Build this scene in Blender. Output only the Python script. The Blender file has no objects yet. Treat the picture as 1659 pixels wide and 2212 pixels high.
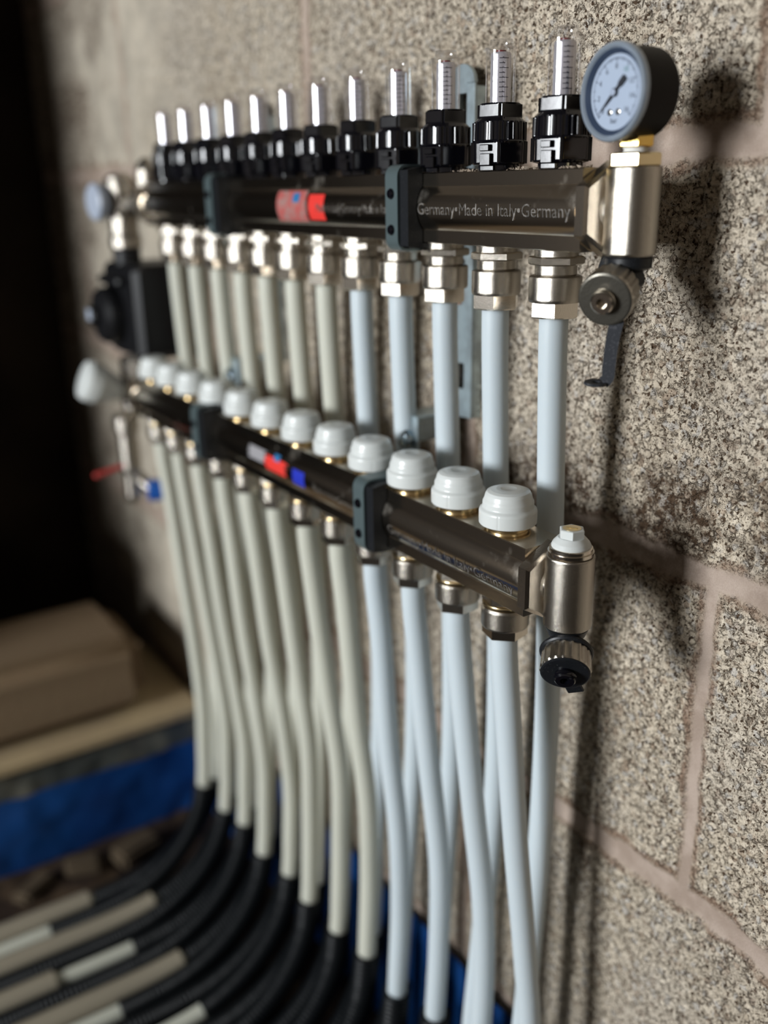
import bpy, math, random
import numpy as np
from mathutils import Vector, Matrix
random.seed(7)
rng = np.random.default_rng(11)
C = bpy.context.scene.collection
PI = math.pi

# ------------------------------------------------------------------ camera
F_PX, CX, CY, W, H = 2050.0, 829.5, 1106.0, 1659.0, 2212.0
a = Vector((-595.0 - CX, 425.0 - CY, F_PX))            # towards -X (away along the wall)
u = 100.0
g = Vector((u, -(a.x * u + F_PX * F_PX) / a.y, F_PX))  # towards -Z
Xc = -a.normalized(); Zc = -g.normalized(); Yc = Zc.cross(Xc)
CAM = Vector((0.38724, -0.41521, 0.01324))
cam_d = bpy.data.cameras.new('camera')
cam = bpy.data.objects.new('camera', cam_d); C.objects.link(cam)
R = Matrix((Xc, Yc, Zc))                                # world = R @ cam(x right, y down, z fwd)
Rb = R @ Matrix(((1, 0, 0), (0, -1, 0), (0, 0, -1)))
cam.matrix_world = Matrix.Translation(CAM) @ Rb.to_4x4()
cam_d.sensor_fit = 'VERTICAL'; cam_d.sensor_height = 36.0
cam_d.lens = F_PX / H * 36.0
cam_d.clip_start = 0.02
cam_d.dof.use_dof = True
cam_d.dof.focus_distance = 0.512
cam_d.dof.aperture_fstop = 3.0
bpy.context.scene.camera = cam

# ------------------------------------------------------------------ light
sc = bpy.context.scene
sc.view_settings.view_transform = 'Standard'
sc.view_settings.look = 'None'
sc.view_settings.gamma = 1.0
sc.view_settings.use_curve_mapping = False
sc.view_settings.exposure = 0.0
world = bpy.data.worlds.new('world'); sc.world = world
world.use_nodes = True
wbg = world.node_tree.nodes['Background']
wbg.inputs['Color'].default_value = (1.0, 0.86, 0.70, 1)
wbg.inputs['Strength'].default_value = 1.0
# dim room seen all round: dark floor and ceiling, paler band of walls at eye height
_n = world.node_tree.nodes; _l = world.node_tree.links
_tc = _n.new('ShaderNodeTexCoord'); _sx = _n.new('ShaderNodeSeparateXYZ'); _rp = _n.new('ShaderNodeValToRGB'); _mr = _n.new('ShaderNodeMapRange')
_mr.inputs['From Min'].default_value = -1; _mr.inputs['From Max'].default_value = 1
_l.new(_tc.outputs['Generated'], _sx.inputs[0]); _l.new(_sx.outputs['Z'], _mr.inputs['Value']); _l.new(_mr.outputs[0], _rp.inputs[0])
_e = _rp.color_ramp.elements
_e[0].position = .25; _e[0].color = (.012, .010, .008, 1); _e[1].position = .95; _e[1].color = (.040, .034, .028, 1)
for _p, _c in ((.42, (.020, .016, .013, 1)), (.49, (.18, .155, .125, 1)), (.57, (.21, .18, .15, 1)), (.68, (.065, .055, .045, 1))):
    _q = _e.new(_p); _q.color = _c
_l.new(_rp.outputs[0], wbg.inputs['Color'])

def area(name, target, az, el, dist, sx, sy, power, col):
    t = Vector(target)
    d = Vector((math.sin(math.radians(az)) * math.cos(math.radians(el)),
                -math.cos(math.radians(az)) * math.cos(math.radians(el)), math.sin(math.radians(el))))
    l = bpy.data.lights.new(name, 'AREA'); l.shape = 'RECTANGLE'
    l.size = sx; l.size_y = sy; l.energy = power; l.color = col
    o = bpy.data.objects.new(name, l); C.objects.link(o)
    o.location = t + d * dist
    o.rotation_euler = (-d).to_track_quat('-Z', 'Y').to_euler()
    return o
area('window_daylight', (-.1, -.06, -.12), -1, 7.5, 2.6, 0.66, 0.80, 88, (0.93, 0.97, 1.0))

# ------------------------------------------------------------------ helpers
def finish(name, me, mat, parent=None, sharp=35):
    me.validate(); me.update()
    if sharp is not None:
        me.polygons.foreach_set('use_smooth', [True] * len(me.polygons))
        me.set_sharp_from_angle(angle=math.radians(sharp))
    mats = mat if isinstance(mat, (list, tuple)) else [mat]
    for m in mats: me.materials.append(m)
    o = bpy.data.objects.new(name, me); C.objects.link(o)
    if parent: o.parent = parent
    return o

class MB:
    def __init__(s): s.v = []; s.f = []; s.mi = []
    def add(s, vs, fs, M=None, mi=0):
        b = len(s.v)
        for p in vs:
            p = Vector(p)
            s.v.append(tuple(M @ p) if M is not None else tuple(p))
        for f in fs: s.f.append(tuple(i + b for i in f)); s.mi.append(mi)
        return s
    def build(s, name, mat, parent=None, sharp=35):
        me = bpy.data.meshes.new(name); me.from_pydata(s.v, [], s.f)
        me.polygons.foreach_set('material_index', s.mi)
        return finish(name, me, mat, parent, sharp)
    def lathe(s, prof, n=48, M=None, fn=None, mi=0, close=True):
        # support loops keep long straight walls from picking up the slant of their chamfers
        p2 = [prof[0]]
        for (r0, z0), (r1, z1) in zip(prof, prof[1:]):
            L_ = math.hypot(r1 - r0, z1 - z0)
            if L_ > .0016 and min(r0, r1) > .0012:
                for q_ in (.0003 / L_, 1 - .0003 / L_): p2.append((r0 + (r1 - r0) * q_, z0 + (z1 - z0) * q_))
            p2.append((r1, z1))
        prof = p2
        vs = []; fs = []
        for k, (r, z) in enumerate(prof):
            for i in range(n):
                t = 2 * PI * i / n
                rr = fn(k, t, r, z) if fn else r
                vs.append((rr * math.cos(t), rr * math.sin(t), z))
        for k in range(len(prof) - 1):
            for i in range(n):
                j = (i + 1) % n
                fs.append((k * n + i, k * n + j, (k + 1) * n + j, (k + 1) * n + i))
        if close:
            fs.append(tuple(range(n - 1, -1, -1)))
            fs.append(tuple((len(prof) - 1) * n + i for i in range(n)))
        return s.add(vs, fs, M, mi)
    def prism(s, r, z0, z1, n=6, rot=0.0, M=None, cham=0.0, mi=0):
        # n-gon prism with turned chamfers on both ends
        c = cham
        pr = [(r - c, z0), (r, z0 + c * .6), (r, z1 - c * .6), (r - c, z1)] if c else [(r, z0), (r, z1)]
        vs = []; fs = []
        for (rr, z) in pr:
            for i in range(n):
                t = 2 * PI * i / n + rot
                vs.append((rr * math.cos(t), rr * math.sin(t), z))
        for k in range(len(pr) - 1):
            for i in range(n):
                j = (i + 1) % n
                fs.append((k * n + i, k * n + j, (k + 1) * n + j, (k + 1) * n + i))
        fs.append(tuple(range(n - 1, -1, -1))); fs.append(tuple((len(pr) - 1) * n + i for i in range(n)))
        return s.add(vs, fs, M, mi)
    def box(s, lo, hi, bev=0.0, M=None, mi=0):
        x0, y0, z0 = lo; x1, y1, z1 = hi; b = min(bev, (x1-x0)/2.01, (y1-y0)/2.01, (z1-z0)/2.01)
        if b <= 0:
            vs = [(x, y, z) for x in (x0, x1) for y in (y0, y1) for z in (z0, z1)]
            fs = [(0,1,3,2), (4,6,7,5), (0,4,5,1), (2,3,7,6), (0,2,6,4), (1,5,7,3)]
            return s.add(vs, fs, M, mi)
        # bevelled box: three inset faces per corner
        vs = []; idx = {}
        X, Y, Z = (x0, x1), (y0, y1), (z0, z1)
        for i in (0, 1):
            for j in (0, 1):
                for k in (0, 1):
                    sx, sy, sz = (1, -1)[i], (1, -1)[j], (1, -1)[k]
                    idx[i, j, k, 0] = len(vs); vs.append((X[i], Y[j] + sy * b, Z[k] + sz * b))
                    idx[i, j, k, 1] = len(vs); vs.append((X[i] + sx * b, Y[j], Z[k] + sz * b))
                    idx[i, j, k, 2] = len(vs); vs.append((X[i] + sx * b, Y[j] + sy * b, Z[k]))
        fs = []
        for i in (0, 1): fs.append([idx[i,0,0,0], idx[i,1,0,0], idx[i,1,1,0], idx[i,0,1,0]])
        for j in (0, 1): fs.append([idx[0,j,0,1], idx[1,j,0,1], idx[1,j,1,1], idx[0,j,1,1]])
        for k in (0, 1): fs.append([idx[0,0,k,2], idx[1,0,k,2], idx[1,1,k,2], idx[0,1,k,2]])
        for j in (0, 1):
            for k in (0, 1): fs.append([idx[0,j,k,1], idx[1,j,k,1], idx[1,j,k,2], idx[0,j,k,2]])
        for i in (0, 1):
            for k in (0, 1): fs.append([idx[i,0,k,0], idx[i,1,k,0], idx[i,1,k,2], idx[i,0,k,2]])
        for i in (0, 1):
            for j in (0, 1): fs.append([idx[i,j,0,0], idx[i,j,1,0], idx[i,j,1,1], idx[i,j,0,1]])
        for i in (0, 1):
            for j in (0, 1):
                for k in (0, 1): fs.append([idx[i,j,k,0], idx[i,j,k,1], idx[i,j,k,2]])
        c = Vector(((x0+x1)/2, (y0+y1)/2, (z0+z1)/2))
        out = []
        for f in fs:
            p = [Vector(vs[q]) for q in f]; n = (p[1]-p[0]).cross(p[2]-p[0]); m = sum(p, Vector()) / len(p)
            out.append(f if n.dot(m - c) > 0 else f[::-1])
        return s.add(vs, out, M, mi)
    def extrude(s, poly, x0, x1, M=None, mi=0):
        # closed (y, z) polygon extruded along X
        n = len(poly); vs = [(x0, y, z) for y, z in poly] + [(x1, y, z) for y, z in poly]
        fs = [(i, (i + 1) % n, n + (i + 1) % n, n + i) for i in range(n)]
        fs.append(tuple(range(n - 1, -1, -1))); fs.append(tuple(n + i for i in range(n)))
        return s.add(vs, fs, M, mi)
    def ring(s, outer, inner, x0, x1, M=None, mi=0):
        # frame between two closed (y, z) loops of equal length
        n = len(outer)
        vs = [(x, y, z) for x in (x0, x1) for L in (outer, inner) for y, z in L]
        fs = []
        for i in range(n):
            j = (i + 1) % n
            fs += [(i, j, 2*n + j, 2*n + i), (n + j, n + i, 3*n + i, 3*n + j),
                   (j, i, n + i, n + j), (2*n + i, 2*n + j, 3*n + j, 3*n + i)]
        return s.add(vs, fs, M, mi)
    def tube(s, pts, r, n=24, mi=0, rf=None, caps=True):
        pts = [Vector(p) for p in pts]; N = len(pts)
        ts = [(pts[min(i+1, N-1)] - pts[max(i-1, 0)]).normalized() for i in range(N)]
        up = Vector((1, 0, 0)) if abs(ts[0].x) < .9 else Vector((0, 0, 1))
        nrm = (up - ts[0] * up.dot(ts[0])).normalized()
        vs = []; fs = []
        for i in range(N):
            nrm = (nrm - ts[i] * nrm.dot(ts[i])).normalized(); bi = ts[i].cross(nrm)
            rr = rf(i / (N - 1), i) if rf else r
            for k in range(n):
                t = 2 * PI * k / n
                vs.append(pts[i] + nrm * (rr * math.cos(t)) + bi * (rr * math.sin(t)))
        for i in range(N - 1):
            for k in range(n):
                j = (k + 1) % n
                fs.append((i*n + k, i*n + j, (i+1)*n + j, (i+1)*n + k))
        if caps:
            fs.append(tuple(range(n - 1, -1, -1))); fs.append(tuple((N-1)*n + k for k in range(n)))
        return s.add(vs, fs, None, mi)

def spline(ctrl, step=0.004):
    P = [Vector(p) for p in ctrl]; P = [P[0] * 2 - P[1]] + P + [P[-1] * 2 - P[-2]]
    out = []
    for i in range(1, len(P) - 2):
        p0, p1, p2, p3 = P[i-1:i+3]
        L = (p2 - p1).length; n = max(2, int(L / step))
        t0 = 0; t1 = (p1-p0).length ** .5; t2 = t1 + (p2-p1).length ** .5; t3 = t2 + (p3-p2).length ** .5
        for k in range(n):
            t = t1 + (t2 - t1) * k / n
            A1 = p0*((t1-t)/(t1-t0)) + p1*((t-t0)/(t1-t0)); A2 = p1*((t2-t)/(t2-t1)) + p2*((t-t1)/(t2-t1)); A3 = p2*((t3-t)/(t3-t2)) + p3*((t-t2)/(t3-t2))
            B1 = A1*((t2-t)/(t2-t0)) + A2*((t-t0)/(t2-t0)); B2 = A2*((t3-t)/(t3-t1)) + A3*((t-t1)/(t3-t1))
            out.append(B1*((t2-t)/(t2-t1)) + B2*((t-t1)/(t2-t1)))
    out.append(P[-2])
    return out

def frame_to(p, axis, up=(0, 0, 1)):
    # matrix whose local +Z points along axis
    z = Vector(axis).normalized(); x = Vector(up).cross(z)
    if x.length < 1e-4: x = Vector((1, 0, 0))
    x.normalize(); y = z.cross(x)
    m = Matrix((x, y, z)).transposed().to_4x4(); m.translation = Vector(p)
    return m

def roundrect(hy, hz, r, cy=0, cz=0, n=5):
    out = []
    for (sy, sz, a0) in ((1, 1, 0), (-1, 1, 90), (-1, -1, 180), (1, -1, 270)):
        for k in range(n + 1):
            t = math.radians(a0 + 90 * k / n)
            out.append((cy + sy * (hy - r) + r * math.cos(t), cz + sz * (hz - r) + r * math.sin(t)))
    return out

def thing(name, label, cat, loc=(0, 0, 0), group=None):
    o = bpy.data.objects.new(name, None); C.objects.link(o); o.location = loc
    o.empty_display_size = 0.02
    tag(o, label, cat, group); return o
def tag(o, label=None, cat=None, group=None, kind=None):
    if label: o['label'] = label
    if cat: o['category'] = cat
    if group: o['group'] = group
    if kind: o['kind'] = kind
    return o
def copy_tree(o, parent=None, move=None):
    c = o.copy(); C.objects.link(c); c.parent = parent
    if move is not None: c.location = move
    for ch in list(o.children): copy_tree(ch, c)
    return c

def text_mesh(s, size, depth=0.0, font_space=1.0):
    cu = bpy.data.curves.new('t', 'FONT'); cu.body = s; cu.size = size; cu.align_x = 'CENTER'; cu.align_y = 'CENTER'
    cu.extrude = depth; cu.space_character = font_space; cu.resolution_u = 3
    o = bpy.data.objects.new('t', cu); C.objects.link(o)
    dg = bpy.context.evaluated_depsgraph_get()
    me = bpy.data.meshes.new_from_object(o.evaluated_get(dg))
    vs = [v.co.copy() for v in me.vertices]; fs = [tuple(p.vertices) for p in me.polygons]
    bpy.data.objects.remove(o); bpy.data.curves.remove(cu); bpy.data.meshes.remove(me)
    return vs, fs

# ------------------------------------------------------------------ materials
def mat(name, col, rough=0.5, metal=0.0, spec=0.5, **k):
    m = bpy.data.materials.new(name); m.use_nodes = True
    nt = m.node_tree; b = nt.nodes['Principled BSDF']
    b.inputs['Base Color'].default_value = (*col, 1)
    b.inputs['Roughness'].default_value = rough; b.inputs['Metallic'].default_value = metal
    b.inputs['Specular IOR Level'].default_value = spec
    if k.get('sss'):
        b.inputs['Subsurface Weight'].default_value = k['sss']
        b.inputs['Subsurface Radius'].default_value = (1, .9, .8); b.inputs['Subsurface Scale'].default_value = k.get('scale', .004)
    if k.get('coat'): b.inputs['Coat Weight'].default_value = k['coat']; b.inputs['Coat Roughness'].default_value = .08
    N = nt.nodes.new; L = nt.links.new
    tc = N('ShaderNodeTexCoord')
    if k.get('bump'):
        sc_, st = k['bump']
        nz = N('ShaderNodeTexNoise'); nz.inputs['Scale'].default_value = sc_; nz.inputs['Detail'].default_value = 4
        L(tc.outputs['Object'], nz.inputs['Vector'])
        bp = N('ShaderNodeBump'); bp.inputs['Strength'].default_value = st; bp.inputs['Distance'].default_value = .001
        L(nz.outputs['Fac'], bp.inputs['Height']); L(bp.outputs['Normal'], b.inputs['Normal'])
    if k.get('vary'):
        sc_, col2, lo, hi = k['vary']
        nz = N('ShaderNodeTexNoise'); nz.inputs['Scale'].default_value = sc_; nz.inputs['Detail'].default_value = 5
        L(tc.outputs['Object'], nz.inputs['Vector'])
        mr = N('ShaderNodeMapRange'); mr.inputs['From Min'].default_value = lo; mr.inputs['From Max'].default_value = hi
        L(nz.outputs['Fac'], mr.inputs['Value'])
        mx = N('ShaderNodeMix'); mx.data_type = 'RGBA'; mx.inputs[6].default_value = (*col, 1); mx.inputs[7].default_value = (*col2, 1)
        L(mr.outputs['Result'], mx.inputs['Factor']); L(mx.outputs[2], b.inputs['Base Color'])
        if k.get('vrough'):
            mm = N('ShaderNodeMapRange'); mm.inputs['To Min'].default_value = rough; mm.inputs['To Max'].default_value = k['vrough']
            L(mr.outputs['Result'], mm.inputs['Value']); L(mm.outputs['Result'], b.inputs['Roughness'])
    return m

M_rail = mat('polished_nickel_rail', (.80, .72, .61), .17, 1, vary=(45, (.78, .73, .66), .60, .80), vrough=.5, bump=(300, .015))
M_nickel = mat('cast_nickel', (.50, .46, .40), .24, 1, bump=(3500, .25))
M_nickel_s = mat('smooth_nickel', (.66, .60, .52), .20, 1, bump=(1500, .06))
M_brass = mat('brass', (.86, .58, .16), .25, 1, bump=(600, .1))
M_brass_p = mat('pale_brass', (.84, .70, .42), .28, 1, bump=(600, .1))
M_gold = mat('gilt_ring', (.66, .52, .30), .25, 1)
M_black = mat('black_plastic', (.003, .003, .005), .14, 0, .55, bump=(300, .008), vary=(250, (.03, .03, .034), .68, .8))
M_pump = mat('pump_black_plastic', (.006, .006, .007), .45, 0, .3)
M_rubber = mat('black_rubber', (.008, .009, .011), .42, 0, .35, vary=(900, (.07, .07, .07), .62, .8))
M_strap = mat('dusty_black_strap', (.022, .024, .030), .45, 0, .4, vary=(700, (.10, .10, .11), .55, .8))
M_white = mat('white_cap_plastic', (.64, .66, .64), .28, 0, .5, sss=.25, scale=.003)
M_pipe = mat('translucent_white_pipe', (.53, .59, .62), .5, 0, .45, sss=.8, scale=.010)
M_pipe_w = mat('ivory_white_pipe', (.53, .53, .455), .5, 0, .45, sss=.8, scale=.010)
M_conduit_w = mat('beige_conduit', (.27, .235, .175), .5)
M_sleeve = mat('black_corrugated_sleeve', (.004, .005, .006), .42, 0, .18)
M_zinc = mat('zinc_plate', (.50, .60, .64), .38, .75, vary=(90, (.36, .42, .45), .45, .7), bump=(400, .08))
M_clamp = mat('teal_grey_clamp', (.12, .16, .165), .36, .45, bump=(300, .05))
M_bolt = mat('zinc_bolt', (.34, .42, .47), .22, 1)
M_copper = mat('copper_screw', (.62, .32, .20), .35, .6)
M_smoky = mat('smoky_metal_washer', (.13, .12, .10), .35, .8, bump=(800, .1))
M_ptfe = mat('white_thread_tape', (.75, .75, .73), .5)
M_case = mat('gauge_black_case', (.006, .004, .003), .5, 0, .2, bump=(900, .1))
M_bezel = mat('clear_bezel', (.30, .35, .41), .12, .35, .6, coat=.6)
M_innerring = mat('inner_ring_smoky', (.05, .07, .11), .2, .3)
M_dial = mat('dial_white', (.40, .45, .53), .55)
M_ink = mat('dial_ink', (.10, .11, .14), .5)
M_green = mat('dial_green_ink', (.16, .30, .28), .5)
M_needle = mat('needle_black', (.03, .03, .035), .35)
M_scale = mat('scale_white', (.62, .60, .64), .18, .55)
M_tick = mat('scale_tick', (.03, .03, .05), .5)
M_redpl = mat('red_indicator', (.14, .008, .012), .35)
M_etch = mat('etched_lettering', (.24, .22, .20), .5, .6, vary=(350, (.10, .09, .08), .45, .55))
M_red = mat('red_sticker', (.75, .045, .035), .4)
M_redf = mat('faded_red_sticker', (.42, .10, .09), .45, vary=(150, (.32, .20, .18), .45, .65))
M_bluest = mat('blue_sticker', (.03, .16, .36), .4)
M_blued = mat('deep_blue_sticker', (.02, .035, .42), .4)
M_greyst = mat('grey_sticker', (.30, .29, .30), .5)
M_membrane = mat('blue_membrane', (.008, .055, .20), .32, 0, .5, bump=(30, .3), vary=(12, (.006, .035, .14), .4, .65))
M_membrane_g = mat('grey_dusty_membrane', (.055, .06, .055), .5, vary=(25, (.14, .13, .10), .45, .7))
M_ledge = mat('mortar_ledge', (.36, .27, .15), .8, bump=(120, .5), vary=(20, (.30, .22, .13), .4, .7))
M_bluekn = mat('blue_knob', (.012, .09, .38), .35)
M_redlv = mat('red_lever', (.42, .035, .03), .4)
M_lightgrey = mat('pale_grey_dial', (.36, .40, .48), .4)
M_paleblock = mat('sandstone_block', (.17, .115, .062), .9, bump=(160, .8), vary=(90, (.17, .11, .06), .4, .65))
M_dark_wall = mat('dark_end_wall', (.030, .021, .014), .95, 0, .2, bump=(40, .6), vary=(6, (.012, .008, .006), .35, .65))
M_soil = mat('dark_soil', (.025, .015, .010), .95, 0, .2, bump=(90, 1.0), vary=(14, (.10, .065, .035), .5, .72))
M_grit = mat('cement_crumb', (.38, .31, .24), .9)
M_card = mat('rubble_brown', (.060, .040, .020), .9, bump=(150, .5))

def glass(name, tint=(1, 1, 1), ior=1.45, extra=0.05, refl=1.0):
    m = bpy.data.materials.new(name); m.use_nodes = True; nt = m.node_tree
    nt.nodes.remove(nt.nodes['Principled BSDF'])
    N = nt.nodes.new; L = nt.links.new
    t = N('ShaderNodeBsdfTransparent'); t.inputs['Color'].default_value = (*tint, 1)
    gl = N('ShaderNodeBsdfGlossy'); gl.inputs['Roughness'].default_value = .05
    gl.inputs['Color'].default_value = (refl, refl, refl, 1)
    lw = N('ShaderNodeLayerWeight'); lw.inputs['Blend'].default_value = .5
    fr = N('ShaderNodeMath'); fr.operation = 'POWER'; fr.inputs[1].default_value = 3.0; L(lw.outputs['Facing'], fr.inputs[0])
    fm_ = N('ShaderNodeMath'); fm_.operation = 'MULTIPLY'; fm_.inputs[1].default_value = .7; L(fr.outputs[0], fm_.inputs[0]); fr = fm_
    ad = N('ShaderNodeMath'); ad.operation = 'ADD'; ad.inputs[1].default_value = extra
    mx = N('ShaderNodeMixShader'); L(fr.outputs[0], ad.inputs[0]); L(ad.outputs[0], mx.inputs[0])
    L(t.outputs[0], mx.inputs[1]); L(gl.outputs[0], mx.inputs[2])
    L(mx.outputs[0], nt.nodes['Material Output'].inputs['Surface'])
    return m
M_glass = glass('clear_sight_glass', (.95, .95, .96), 1.32, .10)
M_lens = glass('gauge_lens', (.95, .97, 1), 1.45, .02)

# ------------------------------------------------------------------ the block wall
JZ = [0.256, 0.031, -0.1936, -0.4107, -0.632]           # bed joints
def vnoise(x, z, s, seed):
    # smooth value noise on numpy arrays
    X = x / s + 1000; Z = z / s + 1000
    xi = np.floor(X).astype(np.int64); zi = np.floor(Z).astype(np.int64)
    fx = X - xi; fz = Z - zi; fx = fx*fx*(3-2*fx); fz = fz*fz*(3-2*fz)
    def h(i, j):
        n = (i * 374761393 + j * 668265263 + seed * 974634777) & 0x7fffffff
        n = ((n ^ (n >> 13)) * 1274126177) & 0x7fffffff
        return ((n ^ (n >> 16)) & 0xffff) / 65535.0
    return (h(xi, zi)*(1-fx) + h(xi+1, zi)*fx)*(1-fz) + (h(xi, zi+1)*(1-fx) + h(xi+1, zi+1)*fx)*fz
def fbm(x, z, s, seed, o=4):
    t = 0; amp = .5; tot = 0
    for i in range(o):
        t = t + amp * vnoise(x, z, s, seed + i * 17); tot += amp; amp *= .5; s *= .5
    return t / tot
def sstep(e0, e1, v):
    t = np.clip((v - e0) / (e1 - e0), 0, 1); return t*t*(3-2*t)

def grid(xs, zs):
    Xg, Zg = np.meshgrid(xs, zs); nx, nz = len(xs), len(zs)
    i = np.arange((nz - 1) * (nx - 1)); r = i // (nx - 1); c = i % (nx - 1); b = r * nx + c
    q = np.stack([b, b + 1, b + nx + 1, b + nx], 1).astype(np.int32)
    return Xg.ravel(), Zg.ravel(), q
def grid_mesh(name, co, q, attrs):
    me = bpy.data.meshes.new(name)
    me.vertices.add(len(co)); me.vertices.foreach_set('co', co.astype(np.float32).ravel())
    me.loops.add(q.size); me.loops.foreach_set('vertex_index', q.ravel())
    me.polygons.add(len(q)); me.polygons.foreach_set('loop_start', np.arange(0, q.size, 4, dtype=np.int32))
    me.polygons.foreach_set('loop_total', np.full(len(q), 4, dtype=np.int32))
    for k, v in attrs.items():
        at = me.attributes.new(k, 'FLOAT', 'POINT'); at.data.foreach_set('value', v.astype(np.float32))
    me.update(calc_edges=True)
    me.polygons.foreach_set('use_smooth', [True] * len(q))
    return me

def wall_material():
    m = bpy.data.materials.new('aggregate_block'); m.use_nodes = True
    nt = m.node_tree; b = nt.nodes['Principled BSDF']; N = nt.nodes.new; L = nt.links.new
    b.inputs['Roughness'].default_value = .95; b.inputs['Specular IOR Level'].default_value = .15
    tc = N('ShaderNodeTexCoord')
    def math_(op, x, y=None):
        n = N('ShaderNodeMath'); n.operation = op
        for i, v in enumerate((x, y)):
            if v is None: continue
            if isinstance(v, (int, float)): n.inputs[i].default_value = v
            else: L(v, n.inputs[i])
        return n.outputs[0]
    def rng_(v, a0, a1, b0=0.0, b1=1.0):
        n = N('ShaderNodeMapRange'); L(v, n.inputs['Value'])
        for k, x in zip(('From Min', 'From Max', 'To Min', 'To Max'), (a0, a1, b0, b1)): n.inputs[k].default_value = x
        n.interpolation_type = 'SMOOTHSTEP'; return n.outputs['Result']
    def noise(s, d=3, r=.55, vec=None):
        n = N('ShaderNodeTexNoise'); n.inputs['Scale'].default_value = s; n.inputs['Detail'].default_value = d; n.inputs['Roughness'].default_value = r
        L(vec if vec is not None else tc.outputs['Object'], n.inputs['Vector']); return n
    def mixc(f, c1, c2):
        n = N('ShaderNodeMix'); n.data_type = 'RGBA'
        L(f, n.inputs['Factor'])
        for i, c in ((6, c1), (7, c2)):
            if isinstance(c, tuple): n.inputs[i].default_value = (*c, 1)
            else: L(c, n.inputs[i])
        return n.outputs[2]
    def attr(s):
        n = N('ShaderNodeAttribute'); n.attribute_name = s; return n.outputs['Fac']
    # distorted coordinate
    nz = noise(260, 2)
    vm = N('ShaderNodeVectorMath'); vm.operation = 'SCALE'; L(nz.outputs['Color'], vm.inputs[0]); vm.inputs['Scale'].default_value = .0006
    va = N('ShaderNodeVectorMath'); va.operation = 'ADD'; L(tc.outputs['Object'], va.inputs[0]); L(vm.outputs[0], va.inputs[1])
    P = va.outputs[0]
    def vor(s, feat, vec=P):
        n = N('ShaderNodeTexVoronoi'); n.feature = feat; n.inputs['Scale'].default_value = s
        L(vec, n.inputs['Vector']); return n
    ve = vor(270, 'DISTANCE_TO_EDGE'); vc = vor(270, 'F1')
    ve2 = vor(620, 'DISTANCE_TO_EDGE')
    cellr = N('ShaderNodeSeparateColor'); L(vc.outputs['Color'], cellr.inputs[0])
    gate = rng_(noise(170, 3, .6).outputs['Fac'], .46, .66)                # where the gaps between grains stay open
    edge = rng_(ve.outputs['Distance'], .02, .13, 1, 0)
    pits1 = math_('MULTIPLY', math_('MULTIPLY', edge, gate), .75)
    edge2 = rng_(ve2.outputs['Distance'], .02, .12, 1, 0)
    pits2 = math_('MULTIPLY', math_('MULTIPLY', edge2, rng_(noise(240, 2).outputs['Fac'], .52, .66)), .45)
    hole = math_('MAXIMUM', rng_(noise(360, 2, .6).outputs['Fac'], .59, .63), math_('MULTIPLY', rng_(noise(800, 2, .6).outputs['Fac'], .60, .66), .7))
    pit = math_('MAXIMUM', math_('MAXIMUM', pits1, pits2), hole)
    mort = attr('mortar'); stain_tone = attr('stain_tone'); smooth_ = attr('smooth')
    rough_area = math_('SUBTRACT', 1.0, math_('MAXIMUM', mort, smooth_))
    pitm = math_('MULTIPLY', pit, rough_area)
    # colours
    big = rng_(noise(9, 4).outputs['Fac'], .35, .65)
    grain = mixc(cellr.outputs[0], (.47, .39, .29), (.68, .585, .455))
    grain = mixc(rng_(cellr.outputs[1], .8, .95), grain, (.50, .46, .41))
    grain = mixc(rng_(cellr.outputs[2], .86, .95), grain, (.36, .27, .19))
    grain = mixc(math_('MULTIPLY', big, .35), grain, (.54, .49, .43))
    fine = rng_(noise(1200, 2).outputs['Fac'], .3, .7)
    grain = mixc(math_('MULTIPLY', fine, .25), grain, (.62, .55, .45))
    base = mixc(pitm, grain, (.075, .048, .030))  # dark brown pit colour carries pore dirt and the shade of their depth
    mcol = mixc(rng_(noise(40, 5).outputs['Fac'], .35, .65), (.33, .255, .205), (.45, .36, .30))
    mcol = mixc(math_('MULTIPLY', fine, .18), mcol, (.20, .14, .10))
    base = mixc(mort, base, mcol)
    scol = mixc(rng_(noise(25, 5).outputs['Fac'], .35, .65), (.36, .32, .26), (.52, .46, .37))
    base = mixc(math_('MULTIPLY', smooth_, math_('SUBTRACT', 1.0, mort)), base, scol)
    base = mixc(math_('MULTIPLY', attr('mortar_edge'), rng_(noise(90, 4, .6).outputs['Fac'], .30, .55, .35, .95)), base, (.25, .165, .115))
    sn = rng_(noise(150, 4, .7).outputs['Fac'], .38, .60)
    sfac = math_('MULTIPLY', stain_tone, math_('ADD', math_('MULTIPLY', sn, .75), .3))
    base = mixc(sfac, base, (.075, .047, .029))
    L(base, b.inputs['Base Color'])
    # height: rounded grains over open pits
    dome = rng_(ve.outputs['Distance'], .0, .35)
    h = math_('ADD', math_('MULTIPLY', dome, .0005), math_('MULTIPLY', cellr.outputs[1], .0004))
    h = math_('SUBTRACT', h, math_('MULTIPLY', pit, .0013))
    h = math_('MULTIPLY', h, rough_area)
    h = math_('ADD', h, math_('MULTIPLY', noise(700, 4, .6).outputs['Fac'], .00035))
    bp = N('ShaderNodeBump'); bp.inputs['Strength'].default_value = .5; bp.inputs['Distance'].default_value = 1.0
    L(h, bp.inputs['Height']); L(bp.outputs['Normal'], b.inputs['Normal'])
    dp = N('ShaderNodeDisplacement'); dp.inputs['Midlevel'].default_value = 0; dp.inputs['Scale'].default_value = 1.0
    L(h, dp.inputs['Height']); L(dp.outputs[0], nt.nodes['Material Output'].inputs['Displacement'])
    m.displacement_method = 'BOTH'
    return m
M_block = wall_material()

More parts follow.
